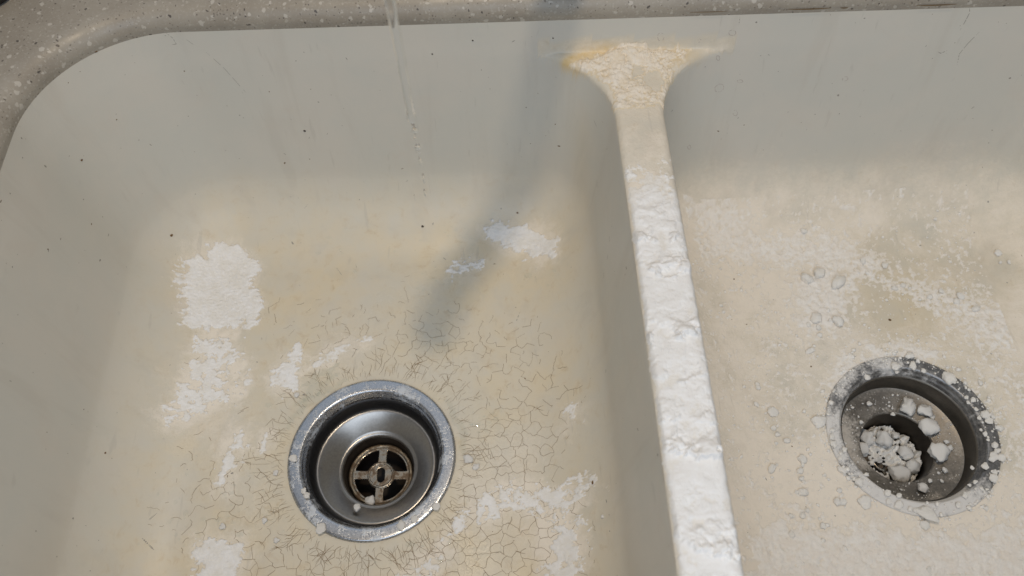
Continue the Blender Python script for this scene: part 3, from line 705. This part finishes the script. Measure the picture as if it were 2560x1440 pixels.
def T_right(A, B):
    n = fbm(A, B, 11, 4, .6, 51.); g = fbm(A, B, 3.6, 4, .65, 52.); b = fbm(A, B, 45, 3, .5, 53.)
    dens = np.full(A.shape, -0.42)
    for P, w in zip(RBm, (.80, .92, .66, 1.05, .95, .5, .35)):
        dens = np.maximum(dens, -0.42 + w * sstep(11, -9, poly_sd(A, B, P) + 22 * n + 8 * g))
    bare = on_plane(2250, 770); dens = dens - 0.32 * np.exp(-((A - bare[0]) / 26) ** 2 - ((B - bare[1]) / 22) ** 2)
    t = 1.35 * (dens + 0.50 * n + 0.25 * b) + 1.25 * g + 0.22
    return np.where(H(A, B) < 30, np.clip(t, -0.3, 1.7 + 0.4 * g), -0.3)
powder_layer('baking_soda_layer', 108, 330, 84, 356, 0.62, T_right, M['powder'], 'crumbly white powder strewn over the right bowl floor', 'powder', kind='stuff')

# ------------------------------------------------------------------ lumps
def lump_mesh(seed, sub_=3, rough=0.16):
    bm = bmesh.new(); bmesh.ops.create_icosphere(bm, subdivisions=sub_, radius=1.0); r = random.Random(seed)
    dirs = [Vector((r.gauss(0, 1), r.gauss(0, 1), r.gauss(0, 1))).normalized() for _ in range(12)]; cut = [r.uniform(0.60, 0.90) for _ in dirs]
    ox = r.uniform(0, 50)
    for v in bm.verts:
        p = v.co.copy()
        for d, c in zip(dirs, cut):
            k = p.dot(d)
            if k > c: p -= d * (k - c) * 0.95
        q = float(fbm(np.array([p.x * 2 + p.z]), np.array([p.y * 2 - p.z]), 1.2, 3, .6, ox)[0])
        v.co = p * (1 + rough * q * 2)
    me = bpy.data.meshes.new('lump'); bm.to_mesh(me); bm.free(); me.polygons.foreach_set('use_smooth', [True] * len(me.polygons)); me.materials.append(M['lump'])
    return me
LM = [lump_mesh(k) for k in range(14)]
def lump(px, py, d, z=None, label=None, group=None, flat=0.55, el=1.0, rot=None, mat=None, name='baking_soda_lump', sink_=0.30):
    if z is None:
        p = on_plane(px, py, 2.0); s = 3.95
        zz = max(float(H(p[0], p[1])), 0)
        if 44 < math.hypot(p[0] - DRAIN_R[0], p[1] - DRAIN_R[1]) < 53.5 or 44 < math.hypot(p[0] - DRAIN_L[0], p[1] - DRAIN_L[1]) < 53.5: zz = 1.8
    else: p = on_plane(px, py, z); zz = z; s = 3.7
    r = 1.15 * d / s / 2
    me = random.choice(LM)
    if mat is not None:
        me = me.copy(); me.materials.clear(); me.materials.append(mat)
    o = link(name, me)
    o.location = (p[0] * MM, p[1] * MM, (zz + r * flat * (1 - sink_)) * MM)
    o.scale = (r * el * MM, r / el ** 0.5 * MM, r * flat * MM)
    o.rotation_euler = (random.uniform(-.15, .15), random.uniform(-.15, .15), random.uniform(0, 6.28) if rot is None else rot)
    return tag(o, label, 'powder lump', group)
def z7(x, y, d): return (1960 + x / 3.063, 860 + y / 3.063, d / 3.063)
GR = 'powder lumps on the right drain rim'; GF = 'powder lumps on the right bowl floor'; GI = 'powder lumps inside the right drain'
own = [((1255, 265, 100), 'flat white lump on the upper right rim of the right drain', GR), ((270, 585, 100), 'large pointed white lump left of the right drain', GF),
       ((1100, 1305, 115), 'long flat white flake below the right drain', GF), ((625, 1205, 88), 'fan-shaped white lump below left of the right drain', GF),
       ((1600, 865, 78), 'round white lump at the right edge of the right drain', GR), ((875, 1235, 58), 'round white lump on the bottom rim of the right drain', GR),
       ((985, 170, 62), 'oval white lump on the top rim of the right drain', GR)]
for (x, y, d), lab, g in own: lump(*z7(x, y, d), label=lab, group=g, el=1.45 if 'long' in lab else 1.1, rot=-0.55 if 'long' in lab else None, flat=0.42)
def where(px, py, c=(2280, 1090)):
    a = math.degrees(math.atan2(c[1] - py, px - c[0])) % 360
    return ('right', 'upper right', 'top', 'upper left', 'left', 'lower left', 'bottom', 'lower right')[int((a + 22.5) // 45) % 8]
def size_word(d): return 'tiny' if d < 12 else 'small' if d < 18 else 'medium' if d < 24 else 'larger'
def zone(px, py):
    if px < 2060: return 'close to the divider' if px < 1960 else 'left of the right drain' if py > 880 else 'in the middle of the right bowl, left of the bare spot' if py > 650 else 'at the back of the right bowl near the divider'
    if py > 1300: return 'in front of the right drain at the bottom edge'
    if px > 2480 and py > 860: return 'to the right of the right drain'
    if py < 560: return 'at the foot of the back wall on the right'
    if py < 880: return 'behind the right drain' if px < 2300 else 'at the far right of the right bowl'
    return 'close in front of the right drain' if py > 1200 else 'close behind the right drain'
for x, y, d in ((370, 660, 35), (375, 768, 55), (365, 715, 45), (460, 810, 45), (455, 960, 70), (570, 1060, 60), (785, 1140, 50), (1385, 1160, 50), (1470, 1050, 35), (1540, 545, 65), (1600, 550, 50), (1565, 590, 55), (1540, 690, 35), (1065, 207, 42), (870, 205, 36), (640, 250, 50), (850, 175, 70), (965, 1265, 35), (1445, 430, 42), (1395, 410, 30), (1600, 1030, 60), (1610, 985, 40), (1630, 820, 40), (1610, 775, 50), (1535, 940, 55), (1660, 870, 60), (1430, 1075, 25), (1520, 650, 25), (630, 1000, 35), (800, 1210, 40), (1340, 1240, 45), (880, 1165, 40), (430, 880, 30), (1010, 1275, 40), (1450, 940, 28), (1495, 570, 30), (1470, 500, 30), (1410, 450, 26)):
    q = z7(x, y, d); lump(*q, label=f'{size_word(q[2])} white powder lump on the {where(q[0], q[1])} rim of the right drain', group=GR, flat=0.5)
FL = [z7(*q) for q in ((25, 740, 45), (145, 875, 60), (130, 965, 45), (1655, 640, 60), (1385, 300, 35), (1510, 293, 38), (965, 85, 70), (415, 1210, 50), (450, 1205, 45), (150, 1135, 60), (145, 1310, 45), (1085, 1385, 60), (155, 1050, 25), (180, 1270, 30), (300, 1390, 35))]
def z8(x, y, d): return (1660 + x / 2.844, 420 + y / 2.844, d / 2.844)
FL += [z8(*q) for q in ((1110, 1183, 38), (1080, 1070, 80), (1190, 1080, 32), (1240, 815, 112), (1105, 755, 90), (980, 470, 50), (1020, 790, 90), (1640, 850, 45), (1890, 915, 45), (2370, 610, 50), (2450, 675, 30), (2220, 1000, 60), (1750, 850, 26), (2390, 670, 26), (1240, 1090, 80), (400, 985, 28), (2280, 150, 80), (2340, 195, 80), (2080, 945, 50), (1975, 870, 40), (1310, 830, 30), (1900, 400, 30), (1700, 830, 40), (1570, 690, 50), (1420, 660, 50), (1100, 1130, 40), (1030, 1110, 35), (2110, 910, 50))]
def z6(x, y, d): return (1800 + x / 3.368, 1150 + y / 3.368, d / 3.368)
FL += [z6(*q) for q in ((705, 270, 55), (680, 85, 42), (690, 150, 45), (700, 465, 45), (740, 420, 35), (605, 625, 52), (875, 550, 42), (1040, 350, 50), (995, 350, 55), (2250, 400, 38), (1770, 920, 46), (1730, 545, 65), (845, 490, 26), (885, 120, 26), (700, 10, 40), (605, 470, 40), (650, 265, 30), (1010, 250, 40), (1330, 690, 40), (480, 35, 26))]
FL += [(1500 + x / 2.88, 940 + y / 2.88, d / 2.88) for x, y, d in ((1130, 200, 36), (1280, 415, 36), (1250, 370, 36), (1240, 665, 55), (1270, 480, 26), (1140, 80, 36), (1035, 78, 26))]
for q in FL: lump(*q, label=f'{size_word(q[2])} white powder lump {zone(q[0], q[1])}', group=GF, flat=0.62, el=random.uniform(1, 1.3))
lump(1933, 1027, 27, label='squarish white flake between the divider and the right drain', group=GF, flat=0.3)
lump(2027, 875, 17, label='small rectangular white flake above and left of the right drain', group=GF, flat=0.4, el=1.5, rot=.5)
for q, lab in (((940, 490, 132), 'biggest white lump on the ledge inside the right drain'), ((1070, 520, 102), 'oval lump touching the dark wall inside the right drain'), ((1095, 630, 135), 'half-moon lump on the ledge inside the right drain'),
               ((1175, 845, 138), 'wedge-shaped lump at the right of the ledge inside the right drain'), ((1055, 1105, 78), 'flat lump at the bottom of the ledge inside the right drain')):
    lump(*z7(*q), z=-22.5, label=lab, group=GI, flat=0.6)
for q in ((1230, 970, 42), (650, 460, 40), (1265, 800, 42), (1115, 1050, 30), (830, 540, 32), (1240, 750, 32), (1130, 565, 35), (590, 600, 30)):
    lump(*z7(*q), z=-22.0, label=f'little white lump at the {where(*z7(*q)[:2], (2262, 1105))} of the ledge inside the right drain', group=GI, flat=0.6)
# heap that fills the right drain's throat
def throat_heap():
    a = np.arange(-22, 22.01, 0.5); A, B = np.meshgrid(a, a, indexing='ij'); r = np.hypot(A, B)
    n = fbm(A, B, 9, 4, .6, 71.); g = np.abs(fbm(A, B, 5, 3, .6, 72.))
    T = -46.0 + 7.0 * n + 4.0 * np.sqrt(np.clip(0.45 - g, 0, 1)) + 1.0 * fbm(A, B, 2.2, 3, .6, 73.)
    c0 = (-7.5, -7.0); c1 = (-17, -10)
    T = T - 12 * np.exp(-((A - c0[0] - 3) / 3.6) ** 2 - ((B - c0[1]) / 2.8) ** 2) - 14 * np.exp(-((A - c1[0]) / 4) ** 2 - ((B - c1[1]) / 5) ** 2)
    keep = cellmin(-np.hypot(A, B)) > -21.9
    keep &= cellmin(T) > -46.6
    f = grid_faces(*A.shape, keep=keep); v, f = compact(np.stack([A + DRAIN_R[0], B + DRAIN_R[1], T], -1).reshape(-1, 3), f)
    tag(link('baking_soda_clog', np_mesh('clog', v, f), M['lump']), 'lumpy white powder clog in the throat of the right drain', 'powder')
throat_heap()
lump(*z7(755, 735, 115), z=-41.0, label='roundest lump on top of the clog in the right drain', group=GI, flat=0.8)
for q in ((625, 720, 120), (850, 705, 58), (975, 945, 115), (880, 1000, 135), (925, 840, 100), (600, 800, 90), (690, 680, 60)):
    lump(*z7(*q), z=-43.0, sink_=0.6, label=f'{size_word(q[2] / 3.063)} white lump at the {where(*z7(*q)[:2], (2215, 1150))} of the right drain clog', group=GI, flat=0.75)
# fine crumbs too small to pick apart
def crumbs():
    bm = bmesh.new(); base = bmesh.ops.create_icosphere(bm, subdivisions=1, radius=1.0); bv = np.array([v.co[:] for v in bm.verts]); bf = np.array([[q.index for q in f.verts] for f in bm.faces]); bm.free()
    vs_, fs_ = [], []; k = 0
    def put(x, y, z, r):
        nonlocal k
        s = np.array([r * random.uniform(.8, 1.4), r * random.uniform(.7, 1.2), r * .6]); a = random.uniform(0, 6.28); c, s_ = math.cos(a), math.sin(a)
        v = bv * s * (1 + RNG.uniform(-.2, .2, (len(bv), 1))); v = np.column_stack([v[:, 0] * c - v[:, 1] * s_, v[:, 0] * s_ + v[:, 1] * c, v[:, 2]])
        vs_.append(v + [x, y, z + r * .3]); fs_.append(bf + k * len(bv)); k += 1
    for i in range(1500):
        th = random.uniform(0, 6.28); r = random.choice((random.gauss(52, 3), random.gauss(54, 2), random.uniform(45, 75)))
        x, y = DRAIN_R[0] + r * math.cos(th), DRAIN_R[1] + r * math.sin(th)
        if r < 45 or random.random() > 0.55 + 0.6 * float(fbm(np.array([x]), np.array([y]), 16, 2)[0]) * 2: continue
        put(x, y, (1.8 if r < 52.8 else float(H(x, y))), min(1.6, random.expovariate(3.0) + 0.18))
    for i in range(1900):
        x, y = random.uniform(120, 325), random.uniform(88, 345)
        if math.hypot(x - DRAIN_R[0], y - DRAIN_R[1]) < 56: continue
        if float(fbm(np.array([x]), np.array([y]), 30, 3, .5, 81.)[0]) < random.uniform(-.35, .45): continue
        put(x, y, float(H(x, y)), min(1.9, random.expovariate(3.2) + 0.2))
    for i in range(260):
        th = random.uniform(0, 6.28); r = random.uniform(24, 39)
        put(DRAIN_R[0] + r * math.cos(th), DRAIN_R[1] + r * math.sin(th), -24.5 + (r - 24) * .27, random.expovariate(3.0) * .8 + 0.15)
    tag(link('baking_soda_crumbs', np_mesh('crumbs', np.concatenate(vs_), np.concatenate(fs_))), 'fine white powder crumbs scattered around the right drain', 'powder', kind='stuff').data.materials.append(M['lump'])
crumbs()

# ------------------------------------------------------------------ wet beads and drops in the left bowl
WG = 'wet powder beads around the left drain'
wetm = powder('wet_bead', (0.72, 0.71, 0.70), (0.66, 0.64, 0.60), True, layer=False)
for px, py, d, lab in ((733, 1147, 25, 'round wet bead on the left rim of the left drain'), (1090, 1266, 24, 'wet white bead at the lower right edge of the left drain'), (1034, 1298, 22, 'middle wet bead of the three along the bottom of the left drain'),
                       (1003, 1313, 25, 'lowest wet bead on the bottom rim of the left drain'), (802, 1322, 30, 'pale wet blob at the lower left edge of the left drain')):
    lump(px, py, d * 0.8, label=lab, group=WG, flat=0.3, mat=wetm, name='wet_bead')
lump(893, 1270, 17, z=-17, label='small wet bead on the cone inside the left drain', group=WG, flat=.6, mat=wetm, name='wet_bead')
lump(926, 1254, 24, z=-31, label='wet white scrap beside the strainer of the left drain', group=WG, flat=.5, mat=wetm, name='wet_bead')
for px, py, d in ((740, 985, 14), (688, 1180, 13), (660, 1300, 14), (555, 1315, 16), (1170, 1145, 22), (1190, 1165, 16), (690, 1350, 14), (1500, 1320, 10), (768, 1240, 18), (760, 1228, 14)):
    lump(px, py, d, label=f'tiny wet white bead at the {where(px, py, (928, 1143))} of the left drain', group=WG, flat=.5, mat=wetm, name='wet_bead')
def dome(n=14, m=7, flat=0.55):
    v, f = lathe([(math.cos(a), math.sin(a) * flat) for a in np.linspace(-0.25, math.pi / 2 - 0.02, m)], n); return v, f
def drop(px, py, d, z, label, group):
    p = on_plane(px, py, z); v, f = dome(24, 9); o = link('water_drop', np_mesh('drop', v, f), M['film'])
    o.scale = (d / 7.6, d / 7.6, d / 7.6); o.location = (p[0] * MM, p[1] * MM, z * MM); return tag(o, label, 'water drop', group)
drop(758, 1092, 22, 1.9, 'clear water drop on the upper left rim of the left drain', None)
def ridges():  # low water ridges, added and shaped so the lamp glints on them
    vs_, fs_ = [], []; k = 0
    for R_, a0, a1, h in ((57.0, 108, 142, .45), (63.5, 112, 146, .45), (60.0, 128, 160, .4), (58.5, -6, 40, .4), (70, 110, 136, .45)):
        aa = np.linspace(math.radians(a0), math.radians(a1), 40); n = 9
        for i, a in enumerate(aa):
            e = math.sin(math.pi * i / 39) ** .6; rr_ = R_ + 1.2 * math.sin(i * .35 + R_); w = (2.5 + .3 * math.sin(i * .9)) * e + .05
            for q in range(n):
                t = q / (n - 1) * 2 - 1; x, y = DL[0] + (rr_ + t * w) * math.cos(a), DL[1] + (rr_ + t * w) * math.sin(a)
                vs_.append((x, y, float(H(x, y)) + 0.03 + h * e * (1 - t * t)))
        for i in range(39):
            for q in range(n - 1): b = k + i * n + q; fs_.append([b, b + n, b + n + 1, b + 1])
        k += 40 * n
    tag(link('water_glint_ridges', np_mesh('water_glint_ridges', np.array(vs_), np.array(fs_)), M['film']), 'clear water ridges added for glints along the upper rim of the left drain', 'water', kind='stuff')
ridges()
def droplets():
    bv, bf = dome(16, 8, 0.6); vs_, fs_ = [], []; k = 0
    for cxp, cyp, sx, sy, n in ((1140, 600, 45, 22, 60), (1090, 710, 22, 22, 22), (860, 630, 90, 25, 26), (1340, 700, 45, 18, 20), (1390, 620, 10, 30, 8), (620, 1260, 70, 60, 40), (440, 1280, 50, 80, 26), (810, 960, 22, 18, 26), (1200, 1050, 18, 24, 26), (1100, 1380, 90, 30, 26), (700, 1000, 30, 30, 10)):
        for i in range(n):
            p = on_plane(random.gauss(cxp, sx), random.gauss(cyp, sy))
            if math.hypot(p[0] - DL[0], p[1] - DL[1]) < 55: continue
            r = min(2.6, random.expovariate(2.0) + 0.2); h = float(H(p[0], p[1]))
            if h > 30: continue
            vs_.append(bv * [r * random.uniform(.8, 1.6), r, r * .33] + [p[0], p[1], h + .02]); fs_.append(bf + k * len(bv)); k += 1
    tag(link('water_droplets', np_mesh('droplets', np.concatenate(vs_), np.concatenate(fs_)), M['film']), 'tiny glinting splashed water droplets on the left bowl floor', 'water', kind='stuff')
droplets()

# ------------------------------------------------------------------ running water, faucet
SX, SY = -40.5, 245.0; Z_SPOUT = 388.0
zz = np.linspace(Z_SPOUT + 2, 233, 60); u = np.linspace(0, 1, 60)
st = [(SX + 0.10 * math.sin(k * 1.3), SY + 0.10 * math.cos(k * .9), z) for k, z in enumerate(zz)]
ra = 2.5 - 1.0 * u + 0.05 * np.sin(np.arange(60) * 0.8) * u + 0.5 * np.exp(-((u - 0.97) / 0.02) ** 2)
ra[-1] = 0.4; ra[-2] = 1.2
strm = empty('water_stream', (SX * MM, SY * MM, 0)); tag(strm, 'thin clear water stream falling into the left bowl', 'water')
o = link('jet', tube(st, ra, 16), M['water'], strm); o.matrix_parent_inverse = Matrix.Translation(-strm.location)
for z, r, l in ((230, 1.2, 2.0), (225, .6, 1.2), (219, 1.4, 2.2), (216, .9, 1.4), (209, .7, 4.0), (197, .55, 4.0), (186, .45, 3.5)):
    pts_ = [(SX + random.uniform(-.6, .6), SY, z + l * t) for t in np.linspace(-1, 1, 9)]
    x_ = pts_[0][0]; pts_ = [(x_, SY, p[2]) for p in pts_]
    o = link('falling_drop', tube(pts_, [max(.05, r * math.sqrt(max(0, 1 - t * t))) for t in np.linspace(-1, 1, 9)], 10), M['water'], strm); o.matrix_parent_inverse = Matrix.Translation(-strm.location)

BX, BY, BZ = 64.0, 440.0, Z_TOP + 11
fa = empty('faucet', (BX * MM, BY * MM, BZ * MM)); tag(fa, 'brushed metal faucet whose spout reaches over the left bowl', 'faucet')
v, f = lathe([(0.01, 0), (24, 0), (24, 4), (21, 7), (15, 9), (13, 30), (12, 74), (11, 80), (0.01, 81)], 64); link('body', np_mesh('body', v, f), M['chrome'], fa)
K = np.array([(64, 440, 240), (60, 432, 262), (48, 405, 292), (34, 372, 318), (24, 351, 340), (16, 338, 358), (9, 325, 378), (2, 314, 392), (-6, 303, 402), (-15, 291, 408), (-26, 274, 411), (-36, 256, 411), (-40, 248, 405), (-40.5, 245, 396), (-40.5, 245, 388)], float)
kk = np.linspace(0, len(K) - 1, 60); path = np.column_stack([np.interp(kk, range(len(K)), K[:, c]) for c in range(3)])
for _ in range(3): path[1:-1] = (path[:-2] + 2 * path[1:-1] + path[2:]) / 4
o = link('spout', tube(path, [9.0] * 56 + [9.0, 8.6, 8.2, 7.6], 28), M['chrome'], fa); o.matrix_parent_inverse = Matrix.Translation(-fa.location)
v, f = lathe([(0.01, 30), (7, 30), (8, 44), (6, 50), (0.01, 51)], 32); h_ = link('handle', np_mesh('handle_hub', v, f), M['chrome'], fa); h_.rotation_euler = (0, 1.35, 0.5); h_.location = (0, 0, 0.045)

# ------------------------------------------------------------------ crumbs stuck to the sink, dark object on the counter
CR = 'food crumbs stuck to the left bowl'
for px, py, d, mt, lab in ((762, 327, 8, 'speck', 'black crumb in the middle of the back wall of the left bowl'), (240, 128, 8, 'brown', 'brown crumb near the rounded left corner of the sink'), (429, 588, 10, 'brown', 'olive brown crumb above the large rounded powder patch'),
                           (1057, 566, 9, 'speck', 'dark brown crumb under the water stream'), (1182, 101, 5, 'speck', 'black dot high on the back wall near the spout shadow'), (1081, 135, 5, 'speck', 'black dot on the back wall between stream and spout shadow'),
                           (1383, 95, 5, 'speck', 'black dot inside the spout shadow on the back wall'), (1294, 532, 7, 'brown', 'brown dot where the spout shadow meets the floor'), (204, 400, 7, 'brown', 'brown dot low in the rounded left corner'), (480, 647, 8, 'speck', 'dark crumb at the edge of the large rounded powder patch'),
                           (2225, 800, 9, 'brown', 'grey brown crumb on the bare floor above the right drain'), (1483, 1207, 11, 'brown', 'brown crumb at the end of the long powder band'), (263, 1132, 6, 'brown', 'brown dot on the lower left wall of the left bowl')):
    p = on_surface(px, py); n = Hn(np.array([p[0]]), np.array([p[1]]))[0]; me = LM[3].copy(); me.materials.clear(); me.materials.append(M[mt])
    o = link('food_crumb', me); r = d / 4.2 / 2 * MM; o.scale = (r * 1.15, r * .8, r * .5); o.location = Vector(p + n * 0.1) * MM; o.rotation_euler = Vector(n).to_track_quat('Z', 'Y').to_euler()
    tag(o, lab, 'crumb', CR)
p = on_plane(-30, -22, Z_TOP + 11)
v, f = lathe([(0.01, 0.2), (26, 0.2), (28, 2), (28, 14), (26, 17), (22, 17.5), (20, 15), (0.01, 14)], 64)
o = link('dark_rubber_object', np_mesh('dark_rubber_object', v, f), M['black']); o.location = ((p[0] - 8) * MM, (p[1] + 5) * MM, (Z_TOP + 11) * MM)  # unidentified dark thing, shaped as a generic rubber disc
tag(o, 'black rounded object on the counter at the top left corner', 'object')
